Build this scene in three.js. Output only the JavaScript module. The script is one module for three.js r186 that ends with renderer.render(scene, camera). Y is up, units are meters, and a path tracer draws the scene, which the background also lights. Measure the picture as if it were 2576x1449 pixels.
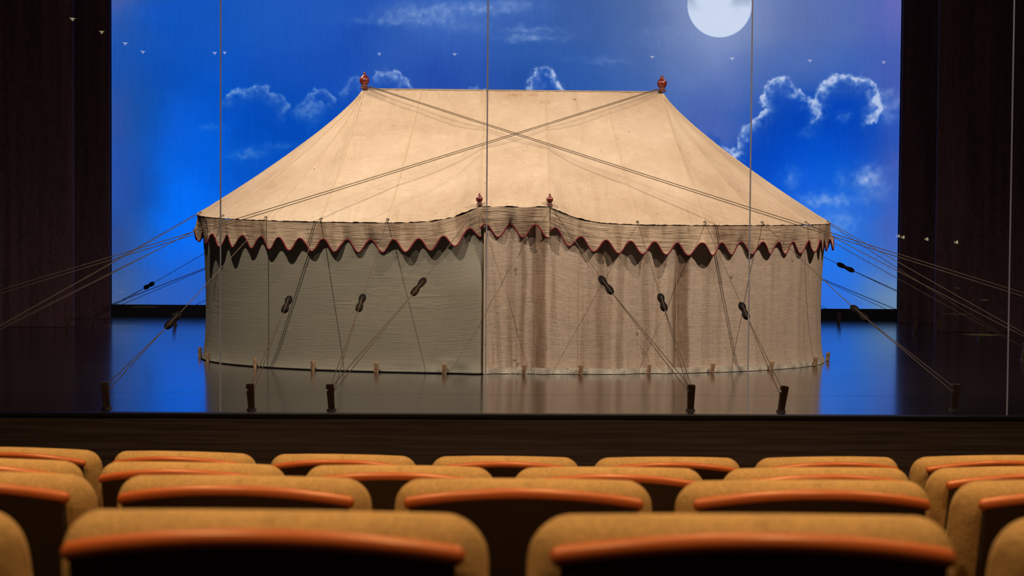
import * as THREE from 'three';
import { RectAreaLightUniformsLib } from 'three/addons/lights/RectAreaLightUniformsLib.js';
import { mergeGeometries } from 'three/addons/utils/BufferGeometryUtils.js';
import { RoundedBoxGeometry } from 'three/addons/geometries/RoundedBoxGeometry.js';

// ------------------------------------------------------------------ camera, exposure
const scene = new THREE.Scene();
scene.background = new THREE.Color(0x000000);
const renderer = new THREE.WebGLRenderer();
renderer.toneMapping = THREE.LinearToneMapping;
renderer.toneMappingExposure = 1.0;
renderer.shadowMap.enabled = true;
RectAreaLightUniformsLib.init();

const camera = new THREE.PerspectiveCamera(24.84, 2576 / 1449, 0.1, 120);
camera.position.set(-0.4138, 1.1863, 14.7064);
camera.up.set(-0.00639, 0.99958, -0.02842);
camera.lookAt(-0.4138 + 0.026447, 1.1863 - 0.028238, 14.7064 - 0.999251);
camera.focus = 12.6;
camera.userData.fStop = 4.6;
scene.add(camera);

// ------------------------------------------------------------------ light levels (fixtures are built further down)
// stage lamps: [position, target, candela, colour, half angle, penumbra, source size]
const STAGE_LAMPS = [
  [[-3.1, 6.6, 4.75], [-1.0, 1.2, 1.5], 100, [1, 0.87, 0.73], 0.74, 0.75, 1.3],
  [[4.8, 6.6, 4.85], [1.4, 1.2, 1.5], 120, [1, 0.84, 0.71], 0.72, 0.75, 1.3],
  [[-4.7, 6.5, -0.9], [-1.6, 2.0, 0.4], 50, [1, 0.83, 0.7], 0.6, 0.8, 3],
  [[-3.6, 6.5, -0.7], [-0.6, 2.0, 0.8], 16, [1, 0.83, 0.66], 0.7, 0.8, 3],
  [[4.7, 6.5, -0.9], [1.3, 2.0, 0.6], 16, [1, 0.8, 0.62], 0.66, 0.8, 4],
  [[0.6, 6.7, 4.9], [0.0, 1.3, 0.6], 28, [1, 0.86, 0.75], 1.3, 0.9, 2],
];
// house lamps above the seats: [x, z, candela]
const HOUSE_LAMPS = [[-2.6, 10.4, 40], [0.2, 10.4, 40], [3.0, 10.4, 40], [-2.2, 13.6, 30], [1.0, 13.6, 30]];
const HOUSE_COLOUR = [1, 0.56, 0.2];
const SCREEN_GLOW = 1.0;

// ------------------------------------------------------------------ small helpers
const taken = new Map();
function numbered(n) { const k = taken.get(n) ?? 0; taken.set(n, k + 1); return k ? n + '_' + String(k).padStart(3, '0') : n; }
function shade(o) { o.castShadow = true; o.receiveShadow = true; return o; }
function thing(name, label, category, group) {
  const o = new THREE.Group(); o.name = numbered(name); o.userData = { label, category };
  if (group) o.userData.group = group;
  scene.add(o); return o;
}
function part(name, geo, mat, parent, label) {
  const m = shade(new THREE.Mesh(geo, mat)); m.name = name; if (label) m.userData.label = label;
  parent.add(m); return m;
}
function solo(name, geo, mat, label, category, group) {
  const m = shade(new THREE.Mesh(geo, mat)); m.name = numbered(name); m.userData = { label, category };
  if (group) m.userData.group = group;
  scene.add(m); return m;
}
function struct(name, geo, mat, label) {
  const m = shade(geo ? new THREE.Mesh(geo, mat) : new THREE.Group()); m.name = numbered(name);
  m.userData = { kind: 'structure', label, category: name.split('_')[0] }; scene.add(m); return m;
}
const box = (x0, x1, y0, y1, z0, z1) => new THREE.BoxGeometry(x1 - x0, y1 - y0, z1 - z0).translate((x0 + x1) / 2, (y0 + y1) / 2, (z0 + z1) / 2);
const V = (x, y, z) => new THREE.Vector3(x, y, z);
const lerp = (a, b, t) => a + (b - a) * t;
const clamp = (x, a = 0, b = 1) => Math.min(b, Math.max(a, x));
const smooth = (a, b, x) => { const t = clamp((x - a) / (b - a)); return t * t * (3 - 2 * t); };

let seedState = 7;
const rnd = () => { seedState = (seedState * 1664525 + 1013904223) >>> 0; return seedState / 4294967296; };
function hash(ix, iy) { let h = Math.imul(ix, 374761393) + Math.imul(iy, 668265263) | 0; h = Math.imul(h ^ (h >>> 13), 1274126177); return ((h ^ (h >>> 16)) >>> 0) / 4294967296; }
function noise(x, y) {               // value noise, 0..1
  const ix = Math.floor(x), iy = Math.floor(y), fx = x - ix, fy = y - iy, u = fx * fx * (3 - 2 * fx), v = fy * fy * (3 - 2 * fy);
  return lerp(lerp(hash(ix, iy), hash(ix + 1, iy), u), lerp(hash(ix, iy + 1), hash(ix + 1, iy + 1), u), v);
}
function fbm(x, y, o = 4) { let s = 0, a = 0.5, n = 0; for (let i = 0; i < o; i++) { s += a * noise(x, y); n += a; x = x * 2.03 + 17.1; y = y * 2.03 + 9.7; a *= 0.5; } return s / n; }
function texture(w, h, fn, srgb) {    // fn(u, v) -> [r, g, b] in 0..1 or a number; v = 0 at the bottom
  const d = new Uint8Array(w * h * 4);
  for (let y = 0; y < h; y++) for (let x = 0; x < w; x++) {
    const c = fn((x + 0.5) / w, (y + 0.5) / h), o = (y * w + x) * 4;
    if (typeof c === 'number') d[o] = d[o + 1] = d[o + 2] = clamp(c) * 255; else { d[o] = clamp(c[0]) * 255; d[o + 1] = clamp(c[1]) * 255; d[o + 2] = clamp(c[2]) * 255; }
    d[o + 3] = 255;
  }
  const t = new THREE.DataTexture(d, w, h); t.wrapS = t.wrapT = THREE.RepeatWrapping; t.magFilter = THREE.LinearFilter; t.minFilter = THREE.LinearFilter;
  if (srgb) t.colorSpace = THREE.SRGBColorSpace;
  t.needsUpdate = true; return t;
}
// a surface P(u, v) as an indexed grid with smooth normals
function grid(fn, us, vs, uv) {
  const pos = [], nor = [], tex = [], idx = [], nu = us.length, nv = vs.length, e = 1e-3, a = V(), b = V(), c = V();
  for (let j = 0; j < nv; j++) for (let i = 0; i < nu; i++) {
    const u = us[i], v = vs[j], p = fn(u, v); pos.push(...p);
    const du = (us[nu - 1] - us[0]) * e, dv = (vs[nv - 1] - vs[0]) * e;
    const v0 = Math.max(v - dv, vs[0]), v1 = Math.min(v + dv, vs[nv - 1]);
    a.fromArray(fn(u + du, v)).sub(c.fromArray(fn(u - du, v))); b.fromArray(fn(u, v1)).sub(c.fromArray(fn(u, v0)));
    c.crossVectors(a, b).normalize(); nor.push(c.x, c.y, c.z);
    const t = uv ? uv(u, v) : [u, v]; tex.push(t[0], t[1]);
  }
  for (let j = 0; j < nv - 1; j++) for (let i = 0; i < nu - 1; i++) { const k = j * nu + i; idx.push(k, k + 1, k + nu + 1, k, k + nu + 1, k + nu); }
  const g = new THREE.BufferGeometry();
  g.setAttribute('position', new THREE.Float32BufferAttribute(pos, 3)); g.setAttribute('normal', new THREE.Float32BufferAttribute(nor, 3)); g.setAttribute('uv', new THREE.Float32BufferAttribute(tex, 2));
  g.setIndex(idx); return g;
}
const steps = (a, b, d) => { const n = Math.max(2, Math.round(Math.abs(b - a) / d)) + 1; return Array.from({ length: n }, (_, i) => a + (b - a) * i / (n - 1)); };
// a tube through points
function tube(points, r, radial = 6) {
  const c = points.length === 2 ? new THREE.LineCurve3(points[0], points[1]) : new THREE.CatmullRomCurve3(points, false, 'centripetal');
  return new THREE.TubeGeometry(c, points.length === 2 ? 1 : (points.length - 1) * 4, r, radial);
}
function polyTube(points, r, radial = 6) {   // straight pieces
  const path = new THREE.CurvePath(); for (let i = 0; i < points.length - 1; i++) path.add(new THREE.LineCurve3(points[i], points[i + 1]));
  return new THREE.TubeGeometry(path, points.length - 1, r, radial);
}
const std = (o) => new THREE.MeshStandardMaterial(o);
const lin = (r, g, b) => new THREE.Color().setRGB(r, g, b);

// ------------------------------------------------------------------ materials of the setting
const M = {};
const floorRough = texture(1024, 1024, (u, v) => 0.44 + 0.16 * fbm(u * 40, v * 40, 4) + 0.06 * noise(u * 300, v * 12));
M.floor = new THREE.MeshPhysicalMaterial({ color: lin(0.012, 0.011, 0.012), roughness: 0.36, roughnessMap: floorRough, ior: 1.5, clearcoat: 0.8, clearcoatRoughness: 0.13 });
const carpetTex = texture(512, 512, (u, v) => { const n = 0.65 + 0.35 * noise(u * 256, v * 256) + 0.2 * (fbm(u * 9, v * 9) - 0.5); return [0.2 * n, 0.13 * n, 0.13 * n]; }, true);
carpetTex.repeat.set(0.8, 0.8);
M.carpet = std({ map: carpetTex, roughness: 1 });
const drapeTex = texture(512, 512, (u, v) => { const n = 0.8 + 0.4 * (fbm(u * 60, v * 6, 3) - 0.5) + 0.2 * (noise(u * 256, v * 256) - 0.5); return [0.46 * n, 0.32 * n, 0.35 * n]; }, true);
drapeTex.repeat.set(0.5, 0.5);
M.black = std({ map: drapeTex, roughness: 0.95 });
const fasciaTex = texture(512, 256, (u, v) => { const n = 0.8 + 0.5 * (fbm(u * 60, v * 30, 3) - 0.5); return [0.52 * n, 0.48 * n, 0.55 * n]; }, true);
fasciaTex.repeat.set(0.5, 1);
M.fascia = std({ map: fasciaTex, roughness: 0.85 });
M.paint = std({ color: lin(0.012, 0.01, 0.011), roughness: 0.8 });
M.metal = std({ color: lin(0.05, 0.05, 0.055), roughness: 0.5, metalness: 0.6 });
M.glass = new THREE.MeshPhysicalMaterial({ color: 0xffffff, transmission: 1, thickness: 0, roughness: 0, ior: 1.5 });
M.seal = new THREE.MeshPhysicalMaterial({ color: lin(0.95, 0.95, 0.97), roughness: 1, transmission: 0.9, thickness: 0 });

// ------------------------------------------------------------------ room shell
const GLASS_Z = 5.227, SIDE = 9.4;
{ // stage floor: two sheets that meet in a narrow open joint
  const f = struct('floor', null, null, 'dark glossy stage floor mirroring the tent and the blue screen');
  part('floor_panel', box(-SIDE, SIDE, -0.05, 0, -8.9, 3.925), M.floor, f);
  part('floor_panel', box(-SIDE, SIDE, -0.05, 0, 3.933, GLASS_Z + 0.03), M.floor, f);
  part('subfloor', box(-SIDE, SIDE, -0.465, -0.06, -8.9, GLASS_Z - 0.02), M.paint, f);
}
struct('wall_stage_front', box(-SIDE, SIDE, -0.465, -0.02, GLASS_Z + 0.035, GLASS_Z + 0.075), M.fascia, 'low dark wall below the stage edge');
struct('trim_1', new RoundedBoxGeometry(2 * SIDE, 0.028, 0.09, 2, 0.005).translate(0, -0.006, GLASS_Z + 0.045), M.metal, 'thin dark metal rail along the stage edge');
struct('wall_back', box(-SIDE, SIDE, 0, 7.3, -9.2, -8.9), M.black, 'black wall behind the screen');
struct('wall_left', box(-SIDE - 0.2, -SIDE, -0.465, 7.3, -9.2, 27), M.black, 'black side wall');
struct('wall_right', box(SIDE, SIDE + 0.2, -0.465, 7.3, -9.2, 27), M.black, 'black side wall');
struct('wall_rear', box(-SIDE, SIDE, -0.465, 7.3, 27, 27.2), M.black, 'dark rear wall of the auditorium');
struct('ceiling', box(-SIDE, SIDE, 7.2, 7.4, -9.2, GLASS_Z + 0.2), M.black, 'black stage ceiling');
struct('ceiling_auditorium', box(-SIDE, SIDE, 4.9, 5.1, GLASS_Z + 0.1, 27), M.black, 'dark ceiling above the seats');
struct('wall_proscenium', box(-SIDE, SIDE, 4.9, 7.3, GLASS_Z - 0.1, GLASS_Z + 0.1), M.black, 'dark wall above the glass front');
struct('baseboard_back', box(-7.0, 7.3, 0, 0.17, -8.62, -8.5), M.paint, 'black strip below the screen');
// masking flats at both sides of the stage
for (const [x0, x1, z, n] of [[-SIDE, -6.44, -5.0, 'near'], [-SIDE, -6.6, -7.5, 'far'], [6.54, SIDE, -5.0, 'near'], [6.8, SIDE, -7.5, 'far']]) {
  const g = new RoundedBoxGeometry(x1 - x0, 7.2, 0.06, 2, 0.01).translate((x0 + x1) / 2, 3.6, z);
  struct('wall_masking', g, M.black, 'black masking flat beside the ' + (x0 < 0 ? 'bright blue' : 'moonlit') + ' edge of the screen, ' + (n === 'near' ? 'standing forward' : 'standing close to it'));
}

// ------------------------------------------------------------------ glass front
{
  const w = struct('window_1', null, null, 'wall of clear glass panes standing along the stage edge');
  const xs = [-2.266 - 1.9158 * 2, -2.266 - 1.9158, -2.266, -0.3502, 1.5656, 3.4814, 5.3972], ends = [-SIDE, ...xs.slice(0), SIDE];
  for (let i = 0; i < ends.length - 1; i++) {
    const a = ends[i] + 0.005, b = ends[i + 1] - 0.005;
    part('pane', new THREE.PlaneGeometry(b - a, 4.9).translate((a + b) / 2, 2.45, GLASS_Z), M.glass, w, 'clear glass pane');
  }
  for (const x of xs) part('joint', new THREE.CylinderGeometry(0.0055, 0.0055, 4.9, 10).translate(x, 2.45, GLASS_Z), M.seal, w, 'narrow pale joint between two panes');
}

// ------------------------------------------------------------------ projection screen with the night sky
// picture coordinates: x 284..2255 across the screen, y 0..772 down, continued above to y = -200
const SKY = [[290, 20, 70, 95, 170], [290, 300, 60, 85, 165], [290, 480, 55, 85, 165], [290, 620, 48, 72, 135], [290, 740, 70, 95, 145], [340, 100, 30, 85, 175], [340, 300, 15, 80, 165], [340, 480, 15, 75, 170], [340, 640, 45, 90, 170],
  [420, 60, 15, 85, 195], [420, 200, 10, 80, 185], [430, 330, 8, 92, 218], [430, 480, 0, 112, 252], [450, 560, 0, 114, 255], [430, 650, 10, 106, 242], [420, 740, 45, 95, 190], [500, 740, 45, 92, 185], [540, 60, 20, 85, 190], [520, 250, 5, 86, 202], [520, 400, 0, 98, 228], [510, 600, 0, 113, 255], [520, 690, 20, 105, 235],
  [650, 60, 30, 90, 190], [700, 180, 20, 80, 185], [650, 330, 0, 76, 188], [620, 420, 5, 86, 202], [750, 330, 0, 75, 185], [800, 60, 35, 90, 190], [830, 180, 25, 80, 185], [900, 100, 30, 80, 180], [1000, 140, 45, 90, 180], [1050, 60, 56, 100, 186], [1150, 60, 60, 104, 188], [1150, 170, 45, 85, 175], [1100, 210, 35, 75, 170],
  [1300, 40, 58, 98, 178], [1300, 150, 45, 90, 170], [1300, 210, 35, 80, 165], [1450, 60, 60, 95, 165], [1450, 200, 45, 90, 170], [1600, 50, 75, 105, 165], [1600, 150, 75, 105, 170], [1600, 210, 60, 100, 175], [1700, 50, 106, 126, 178], [1700, 150, 96, 121, 178], [1690, 220, 75, 110, 180],
  [1796, 130, 122, 142, 193], [1800, 200, 93, 118, 184], [1780, 290, 75, 100, 180], [1850, 280, 75, 105, 180], [1900, 80, 108, 128, 180], [1910, 180, 80, 110, 180], [2000, 60, 93, 114, 175], [2000, 160, 78, 108, 180], [2100, 60, 88, 113, 180], [2100, 150, 73, 108, 184], [2200, 60, 80, 102, 184], [2250, 30, 106, 110, 188], [2200, 160, 66, 97, 184], [2250, 200, 75, 95, 180], [2240, 400, 75, 95, 180], [2250, 600, 70, 95, 180], [2240, 740, 108, 138, 172],
  [1960, 290, 0, 66, 182], [2000, 330, 0, 70, 190], [2100, 270, 0, 66, 186], [2130, 330, 0, 71, 195], [1950, 400, 0, 76, 200], [2060, 400, 0, 86, 212], [1920, 380, 4, 67, 186], [2180, 350, 20, 76, 186], [2100, 450, 18, 96, 216], [2000, 450, 10, 90, 220], [2050, 520, 46, 116, 230], [2150, 560, 38, 106, 216], [2100, 620, 28, 120, 242], [2120, 700, 38, 116, 236], [2200, 650, 60, 115, 206], [2110, 760, 50, 110, 220],
  [700, -150, 35, 85, 180], [1300, -150, 60, 95, 170], [1800, -150, 110, 130, 180], [2200, -150, 85, 105, 180], [350, -150, 40, 85, 175], [900, 500, 0, 80, 200], [1300, 500, 0, 75, 190], [1700, 500, 0, 80, 200]];
const RIMS = [ // [points..., outer width, inner width, strength]; the lit outer edge lies on the left of the way the points go
  { p: [[1826, 372], [1843, 388], [1850, 350], [1862, 322], [1888, 296], [1914, 272], [1908, 246], [1916, 214], [1938, 196], [1966, 196], [1984, 218], [2006, 230], [2030, 244], [2046, 250]], o: 5, i: 14, k: 1.25 },
  { p: [[2040, 262], [2047, 222], [2066, 206], [2084, 190], [2116, 183], [2152, 188], [2182, 203], [2202, 230], [2206, 262], [2192, 296]], o: 6, i: 17, k: 1.35 },
  { p: [[2006, 240], [2030, 252], [2048, 258]], o: 7, i: 12, k: 1.0 },
  { p: [[2210, 232], [2236, 226], [2250, 246]], o: 10, i: 22, k: 0.4 },
  { p: [[2040, 270], [2050, 282], [2040, 302]], o: 8, i: 12, k: 0.5 },
  { p: [[1322, 232], [1326, 198], [1340, 180], [1360, 174], [1380, 184], [1388, 208], [1408, 230]], o: 5, i: 11, k: 1.0 },
  { p: [[930, 208], [940, 192], [962, 184], [985, 190], [1008, 204], [1024, 226]], o: 5, i: 16, k: 0.85 },
  { p: [[856, 240], [868, 214], [886, 204], [904, 214]], o: 6, i: 14, k: 0.4 },
  { p: [[566, 252], [590, 236], [622, 232], [646, 222], [668, 228], [684, 246], [706, 250], [718, 272], [716, 292]], o: 4, i: 16, k: 0.55 },
  { p: [[762, 258], [782, 240], [806, 236], [826, 246], [834, 262]], o: 4, i: 11, k: 0.55 },
  { p: [[742, 276], [770, 262], [800, 266]], o: 6, i: 16, k: 0.35 },
  { p: [[1176, 230], [1188, 221], [1206, 226]], o: 4, i: 10, k: 0.5 }];
const WISPS = [ // [x, y, rx, ry, strength]
  [2185, 430, 34, 18, 0.5], [2170, 455, 30, 22, 0.4], [2210, 470, 26, 20, 0.3], [2095, 560, 60, 34, 0.3], [2060, 500, 70, 14, 0.3], [2120, 495, 70, 12, 0.28], [1985, 445, 22, 26, 0.28], [2108, 445, 14, 22, 0.22], [2112, 290, 16, 12, 0.3], [2020, 330, 22, 12, 0.2], [2044, 290, 12, 18, 0.4],
  [640, 392, 26, 12, 0.26], [600, 400, 40, 10, 0.16], [706, 375, 36, 10, 0.18], [530, 330, 26, 8, 0.16], [780, 300, 16, 26, 0.25], [760, 290, 22, 14, 0.25], [1060, 40, 120, 18, 0.3], [1180, 30, 120, 14, 0.32], [1280, 16, 60, 14, 0.3], [1000, 62, 120, 10, 0.26], [1330, 78, 60, 8, 0.32], [1330, 100, 70, 9, 0.36], [1480, 152, 60, 8, 0.12], [1530, 160, 40, 6, 0.12], [1650, 90, 70, 34, 0.12], [1160, 75, 90, 20, 0.14], [940, 250, 40, 10, 0.1], [1340, 220, 20, 8, 0.2], [2220, 280, 26, 22, 0.3], [2205, 258, 20, 24, 0.35]];
const SKY_TOP = -200, SKY_BOTTOM = 772;
{
  const GW = 132, GH = 66, low = new Float32Array(GW * GH * 3);
  for (let j = 0; j < GH; j++) for (let i = 0; i < GW; i++) {
    const X = lerp(284, 2255, i / (GW - 1)), Y = lerp(SKY_TOP, SKY_BOTTOM, j / (GH - 1)); let w = 0, c = [0, 0, 0];
    for (const s of SKY) { const d = (X - s[0]) ** 2 + (Y - s[1]) ** 2, k = 1 / (d + 1600) ** 2.4; w += k; c[0] += k * s[2]; c[1] += k * s[3]; c[2] += k * s[4]; }
    for (let m = 0; m < 3; m++) low[(j * GW + i) * 3 + m] = c[m] / w / 255;
  }
  for (let it = 0; it < 10; it++) { // soften the grid of sky colours
    const src = low.slice();
    for (let j = 0; j < GH; j++) for (let i = 0; i < GW; i++) for (let m = 0; m < 3; m++) { let s = 0; for (const [a, b] of [[0, 0], [1, 0], [-1, 0], [0, 1], [0, -1]]) s += src[(clamp(j + b, 0, GH - 1) * GW + clamp(i + a, 0, GW - 1)) * 3 + m]; low[(j * GW + i) * 3 + m] = s / 5; }
  }
  const seg = (x, y, p) => { // distance to a polyline, and which side
    let best = 1e9, side = 1;
    for (let i = 0; i < p.length - 1; i++) {
      const ax = p[i][0], ay = p[i][1], bx = p[i + 1][0] - ax, by = p[i + 1][1] - ay, t = clamp(((x - ax) * bx + (y - ay) * by) / (bx * bx + by * by)), dx = x - ax - t * bx, dy = y - ay - t * by, d = dx * dx + dy * dy;
      if (d < best) { best = d; side = bx * dy - by * dx; }
    }
    return [Math.sqrt(best), side];
  };
  for (const r of RIMS) { const xs = r.p.map((a) => a[0]), ys = r.p.map((a) => a[1]); r.b = [Math.min(...xs) - 60, Math.max(...xs) + 60, Math.min(...ys) - 60, Math.max(...ys) + 70]; }
  const skyTex = texture(2048, 1024, (u, v) => {
    const X = lerp(284, 2255, u), Y = lerp(SKY_BOTTOM, SKY_TOP, v);
    const gx = clamp(u + (fbm(X / 120, Y / 70, 3) - 0.5) * 0.03) * (GW - 1), gy = clamp(1 - v + (fbm(X / 120 + 60, Y / 70, 3) - 0.5) * 0.06) * (GH - 1), i = Math.min(GW - 2, gx | 0), j = Math.min(GH - 2, gy | 0), fx = gx - i, fy = gy - j, c = [0, 0, 0];
    for (let m = 0; m < 3; m++) { const k = (j * GW + i) * 3 + m; c[m] = lerp(lerp(low[k], low[k + 3], fx), lerp(low[k + GW * 3], low[k + GW * 3 + 3], fx), fy); }
    const puff = fbm(X / 34, Y / 26, 5), fine = fbm(X / 12 + 50, Y / 12, 4), wx = (fbm(X / 16, Y / 16 + 90, 4) - 0.5) * 26, wy = (fbm(X / 16 + 40, Y / 16, 4) - 0.5) * 26;
    let white = 0, dark = 0;
    for (const r of RIMS) {
      if (X < r.b[0] || X > r.b[1] || Y < r.b[2] || Y > r.b[3]) continue;
      const [d, s] = seg(X + wx, Y + wy, r.p), inside = s > 0;
      const w = inside ? Math.exp(-((d / r.i) ** 1.3)) : Math.exp(-((d / r.o) ** 2));
      white = Math.max(white, w * r.k * clamp(0.1 + 1.5 * fine * (0.4 + puff) - 0.15)); if (inside) dark = Math.max(dark, Math.exp(-((d / 45) ** 2)) * r.k);
    }
    for (const w of WISPS) { const d = ((X + wx - w[0]) / w[2]) ** 2 + ((Y + wy - w[1]) / w[3]) ** 2; if (d < 6) white += Math.exp(-d) * w[4] * (0.3 + 1.3 * puff * fine * 2) * 0.8; }
    const streak = (fbm(X / 3.5, Y / 45, 3) - 0.5) * 0.03 + (fbm(X / 90, Y / 50, 4) - 0.5) * 0.03;
    const darkBlue = [0, 0.23, 0.68];
    for (let m = 0; m < 3; m++) { c[m] = lerp(c[m], darkBlue[m], 0.55 * dark); c[m] += streak * (m === 2 ? 1 : 0.6); c[m] = lerp(c[m], [0.74, 0.8, 0.93][m], clamp(white, 0, 0.95)); }
    const md = Math.hypot(X - 1796, Y - 12), glow = Math.exp(-Math.max(0, md - 80) / 60) * 0.25;
    if (md > 79) for (let m = 0; m < 3; m++) c[m] = lerp(c[m], [0.7, 0.76, 0.9][m], glow);
    const mott = smooth(0.42, 0.66, fbm(X / 45 + 3, Y / 40 + 8, 4)) * smooth(40, -20, Y), disc = smooth(82.5, 79.5, md);
    for (let m = 0; m < 3; m++) c[m] = lerp(c[m], lerp([0.81, 0.86, 0.95][m], [0.62, 0.68, 0.79][m], mott), disc);
    return c;
  }, true);
  skyTex.wrapS = skyTex.wrapT = THREE.ClampToEdgeWrapping;
  const x0 = -6.848, x1 = 7.089, y0 = 0.198, k = (x1 - x0) / 1971, y1 = y0 + (SKY_BOTTOM - SKY_TOP) * k;
  const t = thing('projection_screen', 'huge glowing blue screen showing a cloudy night sky with a full moon', 'screen');
  const m = new THREE.MeshStandardMaterial({ color: 0x000000, roughness: 0.9, emissive: 0xffffff, emissiveMap: skyTex, emissiveIntensity: SCREEN_GLOW });
  const g = new THREE.PlaneGeometry(x1 - x0, y1 - y0); g.translate((x0 + x1) / 2, (y0 + y1) / 2, -8.49);
  const s = part('screen_picture', g, m, t, 'glowing picture of a moonlit blue sky with rim-lit clouds');
  s.castShadow = false;
  part('screen_frame', mergeGeometries([box(x0 - 0.1, x0, y0 - 0.02, y1 + 0.1, -8.6, -8.48), box(x1, x1 + 0.1, y0 - 0.02, y1 + 0.1, -8.6, -8.48), box(x0 - 0.1, x1 + 0.1, y1, y1 + 0.1, -8.6, -8.48), box(x0 - 0.1, x1 + 0.1, 0, y0, -8.6, -8.48), box(x0, x1, y0, y1, -8.62, -8.52)]), M.paint, t);
  const L = new THREE.RectAreaLight(0x2a62c8, 0.03, x1 - x0, y1 - y0); L.name = 'screen_light';
  L.position.set((x0 + x1) / 2, (y0 + y1) / 2, -8.45); L.lookAt((x0 + x1) / 2, (y0 + y1) / 2, 0); scene.add(L);
}

// ------------------------------------------------------------------ tent: plan, heights, cloth
const TA = 3.42, TB = 2.10, TN = 2.25, NT = 4000, plan = [];
{
  const p = (f) => { const s = Math.sin(f), c = Math.cos(f); return [TA * Math.sign(s) * Math.abs(s) ** (2 / TN), TB * Math.sign(c) * Math.abs(c) ** (2 / TN)]; };
  let len = 0, last = p(-Math.PI);
  for (let i = 0; i <= NT; i++) { const q = p(-Math.PI + 2 * Math.PI * i / NT); len += Math.hypot(q[0] - last[0], q[1] - last[1]); plan.push([len, q[0], q[1]]); last = q; }
  for (const q of plan) q[0] -= len / 2;
}
const HALF = plan[NT][0];
function at(s) { // [x, z, nx, nz] on the wall line; s = 0 at the middle of the front, growing to the right
  while (s > HALF) s -= 2 * HALF; while (s < -HALF) s += 2 * HALF;
  let a = 0, b = NT; while (b - a > 1) { const m = (a + b) >> 1; if (plan[m][0] <= s) a = m; else b = m; }
  const f = (s - plan[a][0]) / (plan[b][0] - plan[a][0] || 1), a0 = plan[Math.max(0, a - 12)], b0 = plan[Math.min(NT, b + 12)], dx = b0[1] - a0[1], dz = b0[2] - a0[2], l = Math.hypot(dx, dz);
  return [lerp(plan[a][1], plan[b][1], f), lerp(plan[a][2], plan[b][2], f), -dz / l, dx / l];
}
const sOfX = (x) => { let a = -HALF / 2, b = HALF / 2; for (let i = 0; i < 50; i++) { const m = (a + b) / 2; if (at(m)[0] < x) a = m; else b = m; } return a; };
const POST_L = -0.40, POST_R = 0.275, RIDGE = 2.985, RIDGE_L = -1.70, RIDGE_R = 1.645;
function eaveY(s) {
  const [x, z] = at(s), end = x < 0 ? 1.60 : 1.545; let h = 1.447 + (end - 1.447) * Math.pow(1 - Math.abs(z) / TB, 1.25);
  if (z > 0) { const d = x < POST_L ? POST_L - x : x > POST_R ? x - POST_R : 0; h += 0.165 * Math.exp(-((d / 0.26) ** 1.15)); }
  return h;
}
const SEAM_X = [-1.92, -1.27, POST_L, POST_R, 1.12, 1.79], SEAM_R = [RIDGE_L, -1.06, -0.345, 0.33, 1.01, RIDGE_R];
function ridgeX(x) { if (x <= SEAM_X[0]) return RIDGE_L; for (let i = 1; i < 6; i++) if (x < SEAM_X[i]) return lerp(SEAM_R[i - 1], SEAM_R[i], (x - SEAM_X[i - 1]) / (SEAM_X[i] - SEAM_X[i - 1])); return RIDGE_R; }
const frontSeams = SEAM_X.map(sOfX), S_END = HALF / 2, seams = [];
for (let i = 4; i >= 1; i--) seams.push(lerp(frontSeams[0], -S_END, i / 4));
seams.push(...frontSeams);
for (let i = 1; i <= 4; i++) seams.push(lerp(frontSeams[5], S_END, i / 4));
const back = seams.slice(0, -1).map((s) => 2 * S_END - s).reverse().filter((s) => s > S_END + 1e-6); // mirrored on the far side
const allSeams = [...seams, ...back];
const EAVE_OUT = 0.08;
function roofPoint(s, t, lift = 0) {
  const [x, z, nx, nz] = at(s), h = eaveY(s), rx = ridgeX(x), ex = x + nx * EAVE_OUT, ez = z + nz * EAVE_OUT;
  let y = RIDGE - (RIDGE - h) * Math.pow(t, z > 0 ? lerp(0.82, 0.9, smooth(2.6, 1.2, Math.abs(x))) : 0.82), px = lerp(rx, ex, t), pz = lerp(0, ez, t);
  let k = 0; // cloth sagging between two seams, gathers along the eave and the ridge
  for (let i = 0; i < allSeams.length - 1; i++) if (s >= allSeams[i] && s <= allSeams[i + 1]) { const f = (s - allSeams[i]) / (allSeams[i + 1] - allSeams[i]); k = -0.018 * Math.sin(Math.PI * f) * Math.sin(Math.PI * t); }
  k += 0.007 * (noise(s * 22, t * 3) - 0.5) * smooth(0.78, 0.98, t) + 0.009 * (noise(s * 46, t * 9) - 0.5) * smooth(0.9, 0.985, t) + 0.005 * (noise(s * 34 + 9, t * 5) - 0.5) * smooth(0.14, 0.02, t) + 0.012 * (fbm(s * 1.7 + 4, t * 4.5 + 2, 3) - 0.5) * Math.sin(Math.PI * t);
  const door = Math.exp(-(((x - POST_L) / 0.35) ** 2)) + Math.exp(-(((x - POST_R) / 0.35) ** 2)); if (z > 0) k += 0.03 * door * (noise(s * 12 + 3, t * 6) - 0.5) * smooth(0.55, 0.95, t);
  k += lift; y += k * 0.8; px += nx * k * 0.55; pz += nz * k * 0.55;
  return [px, y, pz];
}

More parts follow.
